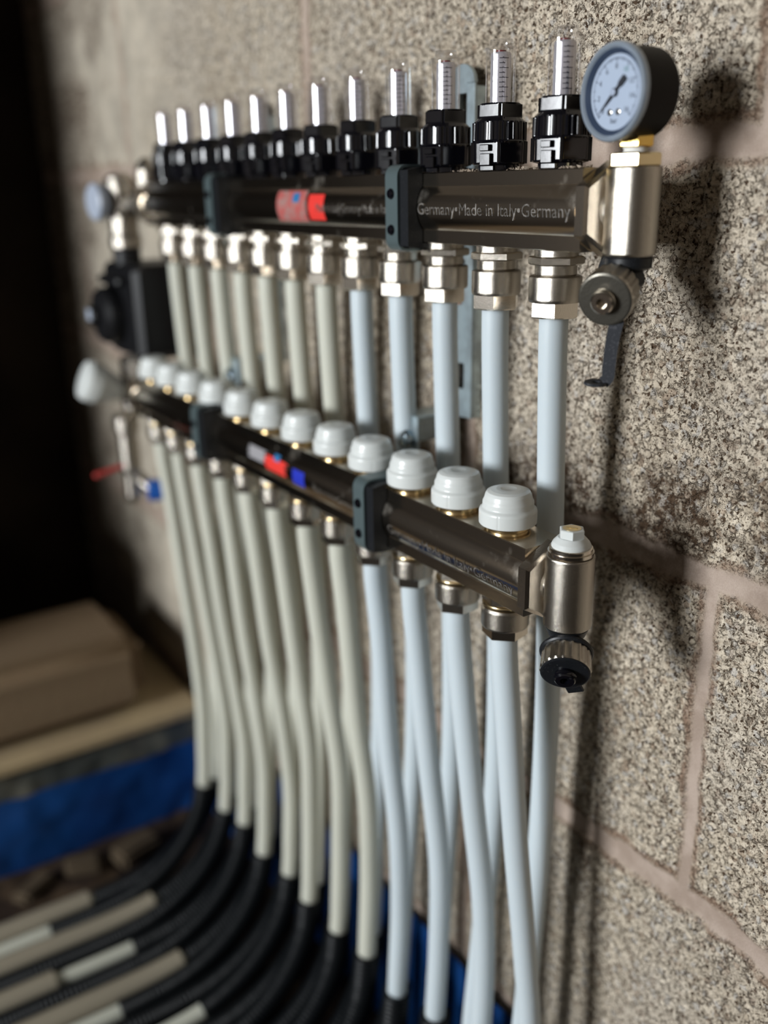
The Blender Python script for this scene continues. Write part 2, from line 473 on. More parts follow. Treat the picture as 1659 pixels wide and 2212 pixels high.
xs = [0.24]
while xs[-1] > -1.2:
    d = 0.0011 if xs[-1] > -0.16 else min(0.006, 0.0011 + (-0.16 - xs[-1]) * 0.012)
    xs.append(xs[-1] - d)
xs = np.array(xs[::-1]); zs = np.arange(-0.82, 0.42, 0.0016)
x, z, q = grid(xs, zs)
wob = (fbm(x, z, .05, 3) - .5) * .016 + (fbm(x, z, .012, 9, 3) - .5) * .008
mort = np.zeros_like(x); medge = np.zeros_like(x)
ztop = np.array([.256, .031, -.1936, -.4107, -.632])
for k, zj in enumerate(JZ):
    wdt = (.0105, .0115, .0105, .0100, .009)[k]
    wdt *= .85
    mort = np.maximum(mort, 1 - sstep(wdt - .003, wdt + .002, np.abs(z - zj + wob * .7)))
    medge = np.maximum(medge, 1 - sstep(wdt + .001, wdt + .006, np.abs(z - zj + wob * 1.3)))
course = np.searchsorted(-ztop, -z)     # 0 above .256, 1: .256...031, ...
for cidx, x0 in ((1, -.355), (2, -.135), (3, .082), (4, -.135), (0, -.135), (5, .082)):
    for kk in (-3, -2, -1, 0, 1):
        xv = x0 + kk * .44
        slot = (course == cidx)
        wd = .0052 + .0012 * math.sin(kk * 3 + cidx)
        mort = np.maximum(mort, np.where(slot, 1 - sstep(wd - .003, wd + .002, np.abs(x - xv + wob * .35)), 0))
        medge = np.maximum(medge, np.where(slot, 1 - sstep(wd + .001, wd + .005, np.abs(x - xv + wob * .9)), 0))
n1 = fbm(x, z, .045, 21, 5)
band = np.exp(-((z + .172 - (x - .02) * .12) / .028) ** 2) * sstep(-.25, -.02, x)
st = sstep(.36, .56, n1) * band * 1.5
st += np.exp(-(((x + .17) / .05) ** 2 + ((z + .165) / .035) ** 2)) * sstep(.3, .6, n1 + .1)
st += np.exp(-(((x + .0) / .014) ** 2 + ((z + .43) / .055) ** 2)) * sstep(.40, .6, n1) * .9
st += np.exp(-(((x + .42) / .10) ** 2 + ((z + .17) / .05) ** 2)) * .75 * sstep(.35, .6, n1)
st += sstep(.55, .7, fbm(x, z, .11, 33, 5)) * .25
st += np.exp(-(((x + .98) / .05) ** 2 + ((z - .12) / .03) ** 2)) * .8 + sstep(-.80, -1.10, x + (n1 - .5) * .35) * .8  # small brown patch, then wall colour darker towards the far left end
stain_tone = np.clip(st, 0, 1) * (1 - .55 * mort)
sm = sstep(-.42, -.75, x + (fbm(x, z, .2, 5) - .5) * .5) * .85
y = 0 + mort * .0012 + (fbm(x, z, .12, 41, 3) - .5) * -.003 - sm * .0005
y = y + (1 - mort) * (fbm(x, z, .006, 77, 2) - .5) * .0008
me = grid_mesh('wall_right', np.stack([x, y, z], 1), q, {'mortar': mort, 'stain_tone': stain_tone, 'smooth': sm, 'mortar_edge': np.clip(medge - mort, 0, 1)})
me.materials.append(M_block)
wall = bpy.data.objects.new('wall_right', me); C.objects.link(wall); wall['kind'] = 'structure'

# end wall (unlit return, its shade put in as a near-black colour) and floor
def noisy_plane(name, origin, eu, ev, nu, nv, amp, s, material, seed=1):
    U, V, q = grid(np.linspace(0, 1, nu), np.linspace(0, 1, nv))
    origin, eu, ev = map(np.array, (origin, eu, ev)); nrm = np.cross(eu, ev); nrm = nrm / np.linalg.norm(nrm)
    lu, lv = np.linalg.norm(eu), np.linalg.norm(ev)
    hgt = (fbm(U * lu, V * lv, s, seed, 4) - .5) * amp
    co = origin + U[:, None] * eu + V[:, None] * ev + hgt[:, None] * nrm
    me = grid_mesh(name, co, q, {}); me.materials.append(material)
    o = bpy.data.objects.new(name, me); C.objects.link(o); o['kind'] = 'structure'; return o
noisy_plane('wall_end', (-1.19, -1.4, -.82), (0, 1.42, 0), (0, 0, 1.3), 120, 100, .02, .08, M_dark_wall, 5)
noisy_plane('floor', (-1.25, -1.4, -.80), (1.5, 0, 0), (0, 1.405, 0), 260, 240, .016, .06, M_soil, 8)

mb = MB(); mb.box((-1.20, -.95, -.80), (-.86, -.48, .46), .01); mb.box((-1.20, -.95, -.80), (-.74, -.48, -.30), .01)  # unseen blocks added to cast shade on the wall's far left
mb.build('added_shade_pier', M_dark_wall)['kind'] = 'structure'
# low kerb wall across the far end, wrapped in blue membrane
kerb = thing('kerb_wall', 'low kerb across the far end wrapped in blue membrane with sandy top', 'kerb', (-.80, -.35, -.80))
def krel(o): o.location = -Vector((-.80, -.35, -.80)); return o
mb = MB(); mb.box((-.90, -.72, -.80), (-.702, -.012, -.652), .004); krel(mb.build('core', M_ledge, kerb))
ys = np.linspace(-.72, -.006, 90); zz = np.linspace(-.80, -.695, 16)
U, V, q = grid(ys, zz)
xo = -.696 + (fbm(U, V, .05, 2) - .5) * .010 + (V + .8) * .02
krel(finish('blue_membrane', grid_mesh('blue_membrane', np.stack([xo, U, V + (fbm(U, V * 0, .07, 12) - .5) * .012 * (V > -.70)], 1), q, {}), M_membrane, kerb, None))
U, V, q = grid(ys, np.linspace(-.698, -.650, 10))
xo = -.698 + (fbm(U, V, .03, 6) - .5) * .008 
krel(finish('grey_membrane_edge', grid_mesh('grey_membrane_edge', np.stack([xo, U, V], 1), q, {}), M_membrane_g, kerb, None))
U, V, q = grid(np.linspace(-.905, -.690, 30), ys)
zo = -.643 + (fbm(U, V, .05, 9) - .5) * .010
mb = MB(); mb.box((-.905, -.72, -.660), (-.690, -.010, -.638), .006); krel(mb.build('sandy_ledge', M_ledge, kerb))

# sandstone coloured block lying on the kerb
def stone(name, lo, hi, rot, label, cat, group=None, material=M_paleblock, bev=.014, jitter=.004, seed=3):
    import bmesh
    bm = bmesh.new(); bmesh.ops.create_cube(bm, size=1)
    L_ = [h - l for l, h in zip(lo, hi)]; c = [(h + l) / 2 for l, h in zip(lo, hi)]
    for v in bm.verts: v.co = Vector((v.co.x * L_[0], v.co.y * L_[1], v.co.z * L_[2]))
    bmesh.ops.bevel(bm, geom=bm.edges[:], offset=bev, segments=3, affect='EDGES')
    bmesh.ops.subdivide_edges(bm, edges=bm.edges[:], cuts=3, use_grid_fill=True)
    r2 = random.Random(seed)
    ph = [r2.uniform(0, 6) for _ in range(6)]
    for v in bm.verts:
        p = v.co
        v.co += Vector((math.sin(p.y*60+ph[0]) + math.sin(p.z*90+ph[1]), math.sin(p.x*70+ph[2]) + math.sin(p.z*110+ph[3]), math.sin(p.x*80+ph[4]) + math.sin(p.y*65+ph[5]))) * (jitter * .35)
    me = bpy.data.meshes.new(name); bm.to_mesh(me); bm.free()
    o = finish(name, me, material, None, 40); o.location = c; o.rotation_euler = (0, 0, math.radians(rot))
    return tag(o, label, cat, group)
stone('stone_block', (-.885, -.50, -.638), (-.712, -.072, -.531), 0, 'large brown stone block lying on the sandy kerb top at far left', 'block', bev=.022)

# blue membrane upstand along the foot of the block wall
xs2 = np.linspace(-.69, .24, 200); zz = np.linspace(-.80, -.628, 22)
U, V, q = grid(xs2, zz)
yo = -.010 + (fbm(U, V, .06, 14) - .5) * .006 - (V + .628) * -.02
tag(finish('blue_membrane_strip', grid_mesh('blue_membrane_strip', np.stack([U, yo, V + (V > -.65) * (fbm(U, V * 0, .09, 15) - .5) * .012], 1), q, {}), M_membrane, None, None),
    'blue waterproof membrane strip running along the foot of the block wall', 'membrane')

# loose rubble between kerb and pipes
for k, (px, py, sx, sy, sz, rz, lab) in enumerate((
        (-.640, -.135, .034, .06, .022, 20, 'pale brown rubble chunk nearest the pipe bends'),
        (-.650, -.20, .028, .045, .018, -12, 'middle pale brown rubble chunk beside the blue kerb'),
        (-.645, -.262, .026, .05, .016, 35, 'pale brown rubble chunk nearest the left edge of the photo'))):
    stone('rubble_chunk', (px - sx/2, py - sy/2, -.798), (px + sx/2, py + sy/2, -.798 + sz), rz, lab, 'rubble', 'rubble chunks in front of the kerb', M_card, .005, .003, k)

# ------------------------------------------------------------------ manifolds
yU, yL, zL = -.050, -.079, -.192
def rail_profile():
    p = [(-.0145, .0125), (-.0145, .0195), (-.0140, .020), (.0140, .020), (.0145, .0195), (.0145, .0125)]
    R_ = .0190; a0 = math.degrees(math.acos(.0145 / R_))
    for k in range(0, 25):
        t = math.radians(41 - 82 * k / 24); p.append((R_ * math.cos(t), R_ * math.sin(t)))
    p += [(.0145, -.0125), (.0145, -.0195), (.0140, -.020), (-.0140, -.020), (-.0145, -.0195), (-.0145, -.0125)]
    for k in range(0, 25):
        t = math.radians(221 - 82 * k / 24); p.append((R_ * math.cos(t), R_ * math.sin(t)))
    return p
PROF = rail_profile()

def rail_text(s, xc, size, parent, zoff=0.0, squeeze=1.0, flip=False):
    vs, fs = text_mesh(s, size); out = []
    for v in vs:
        t = (v.y + zoff) / .0192
        out.append((xc + v.x * squeeze, -.0196 * math.cos(t), .0196 * math.sin(t)))
    return MB().add(out, fs).build('etched_lettering', M_etch, parent, None)
def rail_sticker(name, x0, x1, z0, z1, m, parent, r=.01925, ragged=0.0):
    vs = []; fs = []; n = 10; rr = random.Random(int(x0 * -9000))
    for i in range(n + 1):
        t = (z0 + (z1 - z0) * i / n) / r
        for xx in (x0, x1):
            vs.append((xx + rr.uniform(-ragged, ragged), -r * math.cos(t), r * math.sin(t)))
    for i in range(n): fs.append((2*i, 2*i+1, 2*i+3, 2*i+2))
    return MB().add(vs, fs).build(name, m, parent, 60)

def end_body(parent, top):
    # union nut, neck and vertical air/drain body at the near end
    MX = Matrix.Translation((.0315, 0, 0)) @ Matrix.Rotation(PI / 2, 4, 'Y')
    mb = MB(); mb.prism(.0232, 0, .0085, 6, PI / 2 * 0, MX, .0022)      # corners up/down
    mb.build('union_nut', M_nickel_s, parent, 25)
    mb = MB()
    prof = [(.0130, .0080), (.0090, .0088), (.0086, .0098), (.0098, .0112), (.0112, .0132), (.0116, .0155), (.0112, .0190)]
    mb.lathe(prof, 40, MX)
    b = [(.0118, -.0212), (.0130, -.0200), (.0131, 0), (.0131, .0194), (.0126, .0200)]
    mb.lathe(b, 64, Matrix.Translation((.051, 0, 0)))
    return mb.build('end_body', M_nickel, parent, 40)

def knob_valve(parent, p, axis, kind):
    # hose-end drain valve: collar, knurled cap, black face washer and socketed spindle
    M = frame_to(p, axis)
    M = M @ Matrix.Scale(1.08, 4); R0 = .0122
    def kn(k, t, r, z):
        if r > .0117 and -.0126 < z < -.0011: return r * (1 + .03 * (1 if math.sin(20 * t) > 0 else -.3))
        return r
    mb = MB(); mb.lathe([(.0080, -.0165), (.0105, -.0135), (.0118, -.0125), (.0124, -.0012), (R0, -.0002)], 96, M, kn)
    cap = mb.build('drain_cap', M_nickel, parent, 30); cap['label'] = 'knurled nickel cap'
    face = MB().lathe([(.0121, -.0006), (.0123, .0003), (.0115, .0008), (.0055, .0009)], 64, M)
    face.build('face_washer', M_rubber if kind == 'low' else M_smoky, cap)
    sp = MB().lathe([(.0052, 0), (.0052, .0018), (.0056, .0026), (.0052, .0034), (.0052, .0046), (.0046, .0052), (.0024, .0052), (.0024, .0022)], 40, M, close=False)
    sp.prism(.0031, .0020, .0022, 4, .4, M)
    sp.build('spindle', M_nickel_s if kind != 'low' else M_black, cap, 30)
    return cap

def flow_meter(parent, x):
    """black regulator body with a clear sight tube; origin at the seat on the rail"""
    prof = [(.0112, 0), (.0116, .0002), (.0116, .0026), (.0142, .0032), (.0151, .0040), (.0152, .0142),
            (.0148, .0150), (.0145, .0156), (.0145, .0158), (.0143, .0245), (.0140, .0252), (.0120, .0272), (.0118, .0278),
            (.0116, .0338), (.0108, .0346), (.0090, .0348)]
    def fn(k, t, r, z):
        if .0157 < z < .0246:
            s = math.sin(30 * t); return r * (1 + (.012 if s > .1 else -.022))
        if .0270 < z < .0340:
            w = PI / 5; q_ = ((t + .628) % (2 * w)) - w
            return r * (math.cos(w) / math.cos(q_)) * 1.035 if abs(q_) <= w else r
        if .0041 < z < .0149:
            w = PI / 6; q_ = ((t + .733) % (2 * w)) - w
            return min(r, r * (math.cos(w) / math.cos(q_)) * 1.02)
        return r
    mb = MB(); mb.lathe(prof, 240, None, fn)
    for az in (46, 136, 226, 316):               # moulded seam ribs
        t = math.radians(-90 + az)
        Mr = Matrix.Rotation(t, 4, 'Z')
        mb.box((.0135, -.0005, .0035), (.01565, .0005, .0150), .0002, Mr)
        mb.box((.0120, -.0005, .0150), (.01500, .0005, .0250), .0002, Mr)
        mb.box((.0100, -.0005, .0250), (.01225, .0005, .0340), .0002, Mr)
    for az in (18, 198):                          # locking clip windows
        Mr = Matrix.Rotation(math.radians(-90 + az), 4, 'Z')
        mb.box((.0130, -.0034, .0100), (.0159, .0026, .0134), .0004, Mr)
        mb.box((.0130, -.0032, .0026), (.0157, .0034, .0088), .0004, Mr)
        mb.box((.0100, -.0045, .0000), (.0128, .0040, .0026), .0003, Mr)
    body = mb.build('flow_meter', M_black, parent, 28)
    body.location = (x, 0, .0202)
    mb = MB()
    mb.lathe([(.0082, .0346), (.0082, .0610), (.0086, .0617), (.0088, .0622), (.0070, .0628), (.0064, .0636), (.0064, .0650), (.0062, .0662), (.0020, .0664)], 48)
    tube_ = mb.build('sight_tube', M_glass, body, 40); tube_['label'] = 'clear sight tube'
    mb = MB(); mb.lathe([(.0056, .0340), (.0056, .0592), (.0050, .0600), (.0015, .0600)], 32)
    sc_ = mb.build('scale_tube', M_scale, body, 40); sc_['label'] = 'white scale tube inside the sight tube'
    mb = MB()
    for k in range(9):
        zt = .0375 + k * .0024
        full = k % 2 == 0
        n = 10; a0, a1 = (-90 + 40, -90 + (95 if full else 72))
        pr = []
        for r_, zz_ in ((.0047, zt), (.0047, zt + .00035)):
            pass
        vs = []; fs = []
        for i in range(n + 1):
            t = math.radians(a0 + (a1 - a0) * i / n)
            for zz_ in (zt, zt + .0004): vs.append((.00572 * math.cos(t), .00572 * math.sin(t), zz_))
        for i in range(n): fs.append((2*i, 2*i+2, 2*i+3, 2*i+1))
        mb.add(vs, fs)
        mb.box((.0, -.0002, zt), (.0001, .0002, zt + .0008), 0, Matrix.Rotation(math.radians(-90 + 60), 4, 'Z') @ Matrix.Translation((.00575, 0, 0)))
    mb.build('scale_marks', M_tick, body, None)
    mb = MB(); mb.lathe([(.0012, .0601), (.0027, .0601), (.0027, .0611), (.0012, .0612)], 24)
    r = mb.build('flow_indicator', M_redpl, body); r['label'] = 'dark red indicator'
    return body

def fitting(parent, x, low):
    k = .0005
    mb = MB()
    if not low:
        mb.lathe([(.0118, -.0200), (.0118, -.0238)], 48, Matrix.Translation((0, 0, 0)))
        mb.prism(.0150, -.0282, -.0236, 6, math.radians(-15), None, .0012)
        mb.lathe([(.0108, -.0280), (.0113, -.0283), (.0113, -.0330), (.0108, -.0338)], 48)
        mb.lathe([(.0128, -.0336), (.0141, -.0342), (.0143, -.0350), (.0143, -.0462), (.0138, -.0476)][::-1], 64)
        o = mb.build('compression_fitting', M_nickel, parent, 28)
        mb = MB(); mb.prism(.0140, -.0560, -.0468, 6, math.radians(18), None, .0014)
        mb.build('clamp_nut', M_nickel_s, o, 25)
    else:
        mb.prism(.0138, -.0250, -.0200, 6, math.radians(-15), None, .0008)
        mb.lathe([(.0120, -.0272), (.0132, -.0276), (.0141, -.0290), (.0141, -.0392), (.0136, -.0402)][::-1], 64)
        o = mb.build('compression_fitting', M_nickel, parent, 28)
        mb = MB(); mb.prism(.0134, -.0468, -.0396, 6, math.radians(46), None, .0014)
        mb.build('clamp_nut', M_nickel_s, o, 25)
        mb = MB(); mb.lathe([(.0115, -.0270), (.0134, -.0266), (.0137, -.0258), (.0134, -.0250), (.0115, -.0248)][::-1], 48)
        mb.build('gilt_ring', M_gold, o, 50)['label'] = 'gold coloured ring'
    o.location = (x, 0, 0)
    return o

XU = [0, -.0495, -.0990, -.1482, -.1975, -.2474, -.2968, -.345, -.393, -.4425, -.495, -.547]
XL = [0, -.0458, -.0945, -.1425, -.1910, -.2414, -.294, -.347, -.401, -.4565, -.508, -.5565]

# upper supply manifold
mu = thing('supply_manifold', 'upper polished steel manifold with black flow meters and pressure gauge', 'manifold', (0, yU, 0))
mb = MB(); mb.extrude(PROF, -.583, .0315)
mb.build('rail', M_rail, mu, 22)
rail_text('Germany•Made in Italy•Germany', -.036, .0092, mu, -.0005, 1.06)
rail_text('Made in Italy•Germany•Made in Italy', -.178, .0080, mu, -.001, .8)
end_body(mu, True)
# gauge
GX, GY, GZ = .0505, -.0150, .0520      # front face centre (rail coordinates)
mb = MB(); mb.prism(.0131, .0198, .0262, 6, math.radians(18), Matrix.Translation((.051, 0, 0)), .0013); mb.build('brass_plug', M_brass_p, mu, 25)
gax = Vector((-.06, -1, .0)).normalized()
MG = frame_to((GX, GY, GZ), gax) @ Matrix.Scale(.855, 4)
# case: cup with rim
mb = MB(); mb.lathe([(.0195, -.0250), (.0222, -.0244), (.0232, -.0228), (.0236, -.0010)], 96, MG)
gauge = mb.build('pressure_gauge', M_case, mu, 40); gauge['label'] = 'round pressure gauge with black case'
mb = MB(); mb.lathe([(.0236, -.0012), (.0249, -.0004), (.0252, .0008), (.0250, .0026), (.0243, .0036), (.0226, .0037), (.0214, .0022), (.0210, .0008)], 96, MG, close=False)
mb.build('bezel', M_bezel, gauge, 50)['label'] = 'clear bluish bezel'
mb = MB(); mb.lathe([(.0192, .0004), (.0001, .0004)], 96, MG, close=False); mb.build('dial', M_dial, gauge, None)['label'] = 'white dial'
mb = MB(); mb.lathe([(.0216, .0026), (.0200, .0014), (.0190, .0006)], 96, MG, close=False); mb.build('inner_ring', M_innerring, gauge, None)['label'] = 'dark blue inner ring'
mb = MB(); mb.lathe([(.0216, .0030), (.0001, .0031)], 96, MG, close=False); mb.build('lens', M_lens, gauge, None)['label'] = 'clear lens'
mb = MB(); mg = MB()
Mtext = MG @ Matrix.Translation((0, 0, .0006))
def dial_dir(v):
    t = math.radians(-135 + v / 16 * 270)         # clockwise from top
    return Vector((math.sin(t), math.cos(t)))
for v in (2, 4, 6, 8, 10, 12, 14, 16, 0):
    d_ = dial_dir(v); vs, fs = text_mesh(str(v), .0040)
    (mg if v == 10 else mb).add([Vector((d_.x * .0128 + p.x * 1, d_.y * .0128 + p.y, 0)) for p in vs], fs, Mtext)
vs, fs = text_mesh('bar', .0040); mb.add([Vector((p.x, p.y - .0142, 0)) for p in vs], fs, Mtext)
for k in range(0, 81):
    v = k / 5; d_ = dial_dir(v); n_ = Vector((-d_.y, d_.x)); l = .0024 if k % 10 == 0 else (.0017 if k % 5 == 0 else .0012); w = .00016 if k % 5 else .00026
    r0, r1 = .0174 - l, .0174
    pts = [d_ * r0 + n_ * w, d_ * r0 - n_ * w, d_ * r1 - n_ * w, d_ * r1 + n_ * w]
    mb.add([(p.x, p.y, 0) for p in pts], [(0, 1, 2, 3)], Mtext)
mb.build('dial_markings', M_ink, gauge, None); mg.build('green_number', M_green, gauge, None)['label'] = 'green number ten'
mb = MB(); d_ = dial_dir(.15); n_ = Vector((-d_.y, d_.x))
ou = [d_ * .0158, d_ * .002 + n_ * .0008, d_ * -.004 + n_ * .0007, d_ * -.006 + n_ * .0016, d_ * -.0105 + n_ * .0016,
      d_ * -.0105 - n_ * .0016, d_ * -.006 - n_ * .0016, d_ * -.004 - n_ * .0007, d_ * .002 - n_ * .0008]
vs = [(p.x, p.y, zz_) for zz_ in (.0014, .0018) for p in ou]; n = len(ou)
fs = [tuple(range(n))[::-1], tuple(n + i for i in range(n))] + [(i, (i+1) % n, n + (i+1) % n, n + i) for i in range(n)]
mb.add(vs, fs, MG); mb.lathe([(.0022, .0010), (.0022, .0019)], 24, MG); mb.build('needle', M_needle, gauge, 30)['label'] = 'black needle'
mb = MB(); mb.lathe([(.0018, .0018), (.0018, .0025), (.0014, .0027)], 24, MG); mb.build('hub_pin', M_lightgrey, gauge)
mb = MB()
for sx in (-.0032, .0032):
    mb.lathe([(.0017, .0004), (.0017, .0009), (.0010, .0012)], 16, MG @ Matrix.Translation((sx, -.0098, 0)))
mb.build('dial_screws', M_nickel_s, gauge)
mb = MB(); mb.lathe([(.0056, .0262), (.0062, .0265), (.0054, .0274), (.0062, .0284), (.0058, .0290)], 32, Matrix.Translation((.051, 0, 0))); mb.build('thread_tape', M_ptfe, gauge)['label'] = 'white thread tape'
mb = MB(); mb.prism(.0086, .0287, .0368, 6, math.radians(18), Matrix.Translation((.051, 0, 0)), .0008); mb.build('gauge_nut', M_brass, gauge, 25)['label'] = 'brass hexagon nut'
# drain valve, upper
axis_v = Vector((.42, -.86, -.27)).normalized()
pk = Vector((.0575, -.0215, -.0402))
kv = knob_valve(mu, pk, axis_v, 'up')
mb = MB(); mb.lathe([(.0108, -.0212), (.0116, -.0222), (.0114, -.0268), (.0095, -.0278)][::-1], 40, Matrix.Translation((.051, 0, 0)))
mb.box((-.0085, -.004, -.040), (.0105, .0115, -.0245), .003, Matrix.Translation((.051, 0, 0)) @ Matrix.Rotation(.35, 4, 'Y'))
mb.tube([Vector((.051, .002, -.030)), pk - axis_v * .013], .0085, 24)
mb.build('valve_collar', M_rubber, mu)
mb = MB()                                          # hanging strap with loop tab
sp = spline([pk + Vector((.003, .008, -.004)), pk + Vector((.0025, .005, -.016)), pk + Vector((.0030, .003, -.024)), pk + Vector((.0038, .0015, -.032)), pk + Vector((.0042, .0005, -.0378)), pk + Vector((.0030, -.0010, -.0398))], .0012)
vs = []; fs = []
nrm_ = Vector((.25, -.95, .1)).normalized()
for i, p in enumerate(sp):
    t = (sp[min(i+1, len(sp)-1)] - sp[max(i-1, 0)]).normalized(); w = Vector((.80, -.0, 0)).normalized()
    w = (Vector((.77, .64, 0)) - t * Vector((.77, .64, 0)).dot(t)).normalized(); nn = t.cross(w)
    hw = .0034 - .0004 * i / len(sp)
    for a_, b_ in ((-1, -1), (1, -1), (1, 1), (-1, 1)): vs.append(p + w * (hw * a_) + nn * (.0006 * b_))
for i in range(len(sp) - 1):
    for k in range(4): j = (k + 1) % 4; fs.append((4*i + k, 4*i + j, 4*i + 4 + j, 4*i + 4 + k))
fs += [(3, 2, 1, 0), tuple(4 * (len(sp) - 1) + k for k in range(4))]
mb.add(vs, fs)
mb.lathe([(.0022, -.0006), (.0058, -.0007), (.0062, 0), (.0058, .0007), (.0022, .0006), (.0022, -.0006)], 32, frame_to(pk + Vector((.0005, -.0035, -.0400)), (.12, -.05, 1)) @ Matrix.Diagonal((1.0, .8, 1, 1)), close=False)
mb.build('tether_strap', M_strap, mu, 40)['label'] = 'dusty black tether strap with a loop tab'
fm = flow_meter(mu, XU[0]); ft = fitting(mu, XU[0], False)
for x_ in XU[1:]:
    c = copy_tree(fm, mu, (x_, 0, .0202)); c = copy_tree(ft, mu, (x_, 0, 0))
# slightly different turn on each regulator
for i, o in enumerate([o for o in mu.children if o.name.startswith('flow_meter')]):
    o.rotation_euler = (0, 0, math.radians((0, 2, -4, 3, -2, 4, -3, 1, 4, -2, 2, -4)[i]))
for i, o in enumerate([o for o in mu.children if o.name.startswith('compression_fitting')]):
    o.rotation_euler = (0, 0, math.radians((0, -3, 3, 5, -2, 4, 1, -5, 4, 0, 6, 3)[i]))
rail_sticker('faded_sticker', -.285, -.240, -.0112, .0115, M_redf, mu)['label'] = 'faded red sticker'
rail_sticker('red_sticker', -.236, -.2145, -.0095, .0085, M_red, mu)['label'] = 'bright red square sticker'
rail_sticker('blue_sticker', -.2600, -.2500, .0030, .0095, M_bluest, mu, .0194)['label'] = 'small blue sticker'
# mixing side union at the far end of the rail
MXn = Matrix.Translation((-.583, 0, 0)) @ Matrix.Rotation(-PI / 2, 4, 'Y')
mb = MB(); mb.prism(.0245, 0, .009, 6, 0, MXn, .002); mb.build('union_nut', M_nickel_s, mu, 25)

# cement crumbs on the upper rail
mb = MB(); rr = random.Random(5)
for x_, n_ in ((.018, 26), (-.019, 34), (-.026, 22), (-.064, 20), (-.075, 14), (.012, 14)):
    for k in range(n_):
        s_ = rr.uniform(.0005, .0014); px = x_ + rr.gauss(0, .004); py = rr.uniform(-.0125, .004)
        vs = [Vector((px, py, .020 + s_ * .4)) + Vector((rr.uniform(-1, 1), rr.uniform(-1, 1), rr.uniform(-.6, 1))) * s_ for _ in range(6)]
        mb.add(vs, [(0,1,2), (0,2,3), (0,3,4), (0,4,1), (5,2,1), (5,3,2), (5,4,3), (5,1,4)])
cr = mb.build('cement_crumbs', M_grit, None, None); cr.location = (0, yU, 0)
tag(cr, 'beige cement crumbs scattered on top of the upper rail', 'crumbs', kind='stuff')

# lower return manifold
ml = thing('return_manifold', 'lower polished steel manifold with white valve caps along its top', 'manifold', (0, yL, zL))
mb = MB(); mb.extrude(PROF, -.583, .0315); mb.build('rail', M_rail, ml, 22)
rail_text('Germany•Made in Italy•Germany', -.034, .0088, ml, -.0045, 1.05)
rail_text('Made in Italy•Germany', -.165, .0062, ml, -.002, 1.0)
end_body(ml, False)
# air vent plug on top of the body
mb = MB(); mb.lathe([(.0105, .0196), (.0120, .0206), (.0122, .0225)], 48, Matrix.Translation((.051, 0, 0)))
mb.lathe([(.0112, .0222), (.0114, .0228), (.0114, .0244), (.0108, .0248)], 48, Matrix.Translation((.051, 0, 0)))
vent = mb.build('vent_ring', M_nickel_s, ml)
mb = MB(); mb.lathe([(.0104, .0246), (.0105, .0256), (.0096, .0274), (.0072, .0300)], 48, Matrix.Translation((.051, 0, 0)))
mb.prism(.0070, .0285, .0346, 6, math.radians(20), Matrix.Translation((.051, 0, 0)), .0007)
mb.build('vent_cap', M_white, vent, 30)['label'] = 'white hexagonal vent cap'
mb = MB(); mb.lathe([(.0048, .0346), (.0048, .03475)], 24, Matrix.Translation((.051, 0, 0)))
mb.box((-.0030, -.0004, .03475), (.0030, .0004, .0352), .0001, Matrix.Translation((.051, 0, 0)) @ Matrix.Rotation(.6, 4, 'Z'))
mb.build('vent_screw', M_brass_p, vent)['label'] = 'dull brass slotted screw'
axis_v = Vector((.635, -.635, -.44)).normalized()
pk2 = Vector((.0640, -.0125, -.0405))
knob_valve(ml, pk2, axis_v, 'low')
mb = MB(); mb.lathe([(.0100, -.0208), (.0118, -.0216), (.0100, -.0262), (.0082, -.0285), (.0080, -.0300)][::-1], 40, Matrix.Translation((.051, 0, 0)))
mb.tube([Vector((.051, .000, -.0285)), pk2 - axis_v * .0150], .0082, 24)
hoop = []
cc = pk2 - axis_v * .0135
Mh = frame_to(cc, axis_v)
for k in range(25):
    t = math.radians(-30 + 240 * k / 24); hoop.append(Mh @ Vector((.0128 * math.cos(t), .0128 * math.sin(t), 0)))
mb.tube(hoop, .0018, 10)
mb.build('valve_collar', M_rubber, ml)
mb = MB(); mb.box((-.0046, -.0185, -.0016), (.0046, -.0075, .0002), .0006, frame_to(pk2, axis_v) @ Matrix.Rotation(.35, 4, 'Z'))
mb.build('tether_tab', M_rubber, ml)
mb = MB(); mb.tube([pk2 - axis_v * .0175, pk2 - axis_v * .012], .0070, 24); mb.build('valve_outlet', M_nickel, ml)

def valve_cap(parent, x):
    def fn(k, t, r, z):
        if .0003 < z < .0088 and abs(((math.degrees(t)) % 120) - 60) < 1.2: return r * .985
        return r
    prof = [(.0140, 0), (.0160, .0002), (.0164, .0008), (.0165, .0040), (.0165, .0086), (.0161, .0100), (.0148, .0113), (.0146, .0122),
            (.0145, .0150), (.0138, .0166), (.0135, .0176), (.0131, .0196), (.0122, .0214), (.0100, .0224), (.0070, .0229), (.0045, .0230), (.0040, .0228), (.0001, .0228)]
    prof = [(r_, z_ * .88) for r_, z_ in prof]
    mb = MB(); mb.lathe(prof, 180, None, fn)
    o = mb.build('valve_cap', M_white, parent, 45); o.location = (x, 0, .0232)
    o['label'] = 'white stepped plastic valve cap'
    mb = MB(); mb.lathe([(.0118, -.0034), (.0120, -.0030), (.0120, -.0016), (.0134, -.0014), (.0136, -.0006), (.0130, .0004)], 48)
    mb.build('gilt_ring', M_gold, o, 40)['label'] = 'gold coloured seat ring'
    return o
vc = valve_cap(ml, XL[0]); fl = fitting(ml, XL[0], True)
for i, x_ in enumerate(XL[1:]):
    c = copy_tree(vc, ml, (x_, 0, .0232)); c.rotation_euler = (0, 0, i * 1.3)
    c = copy_tree(fl, ml, (x_, 0, 0)); c.rotation_euler = (0, 0, ((i * .37) % .3) - .15)
rail_sticker('grey_sticker', -.300, -.272, -.002, .0085, M_greyst, ml, ragged=.003)['label'] = 'torn grey sticker'
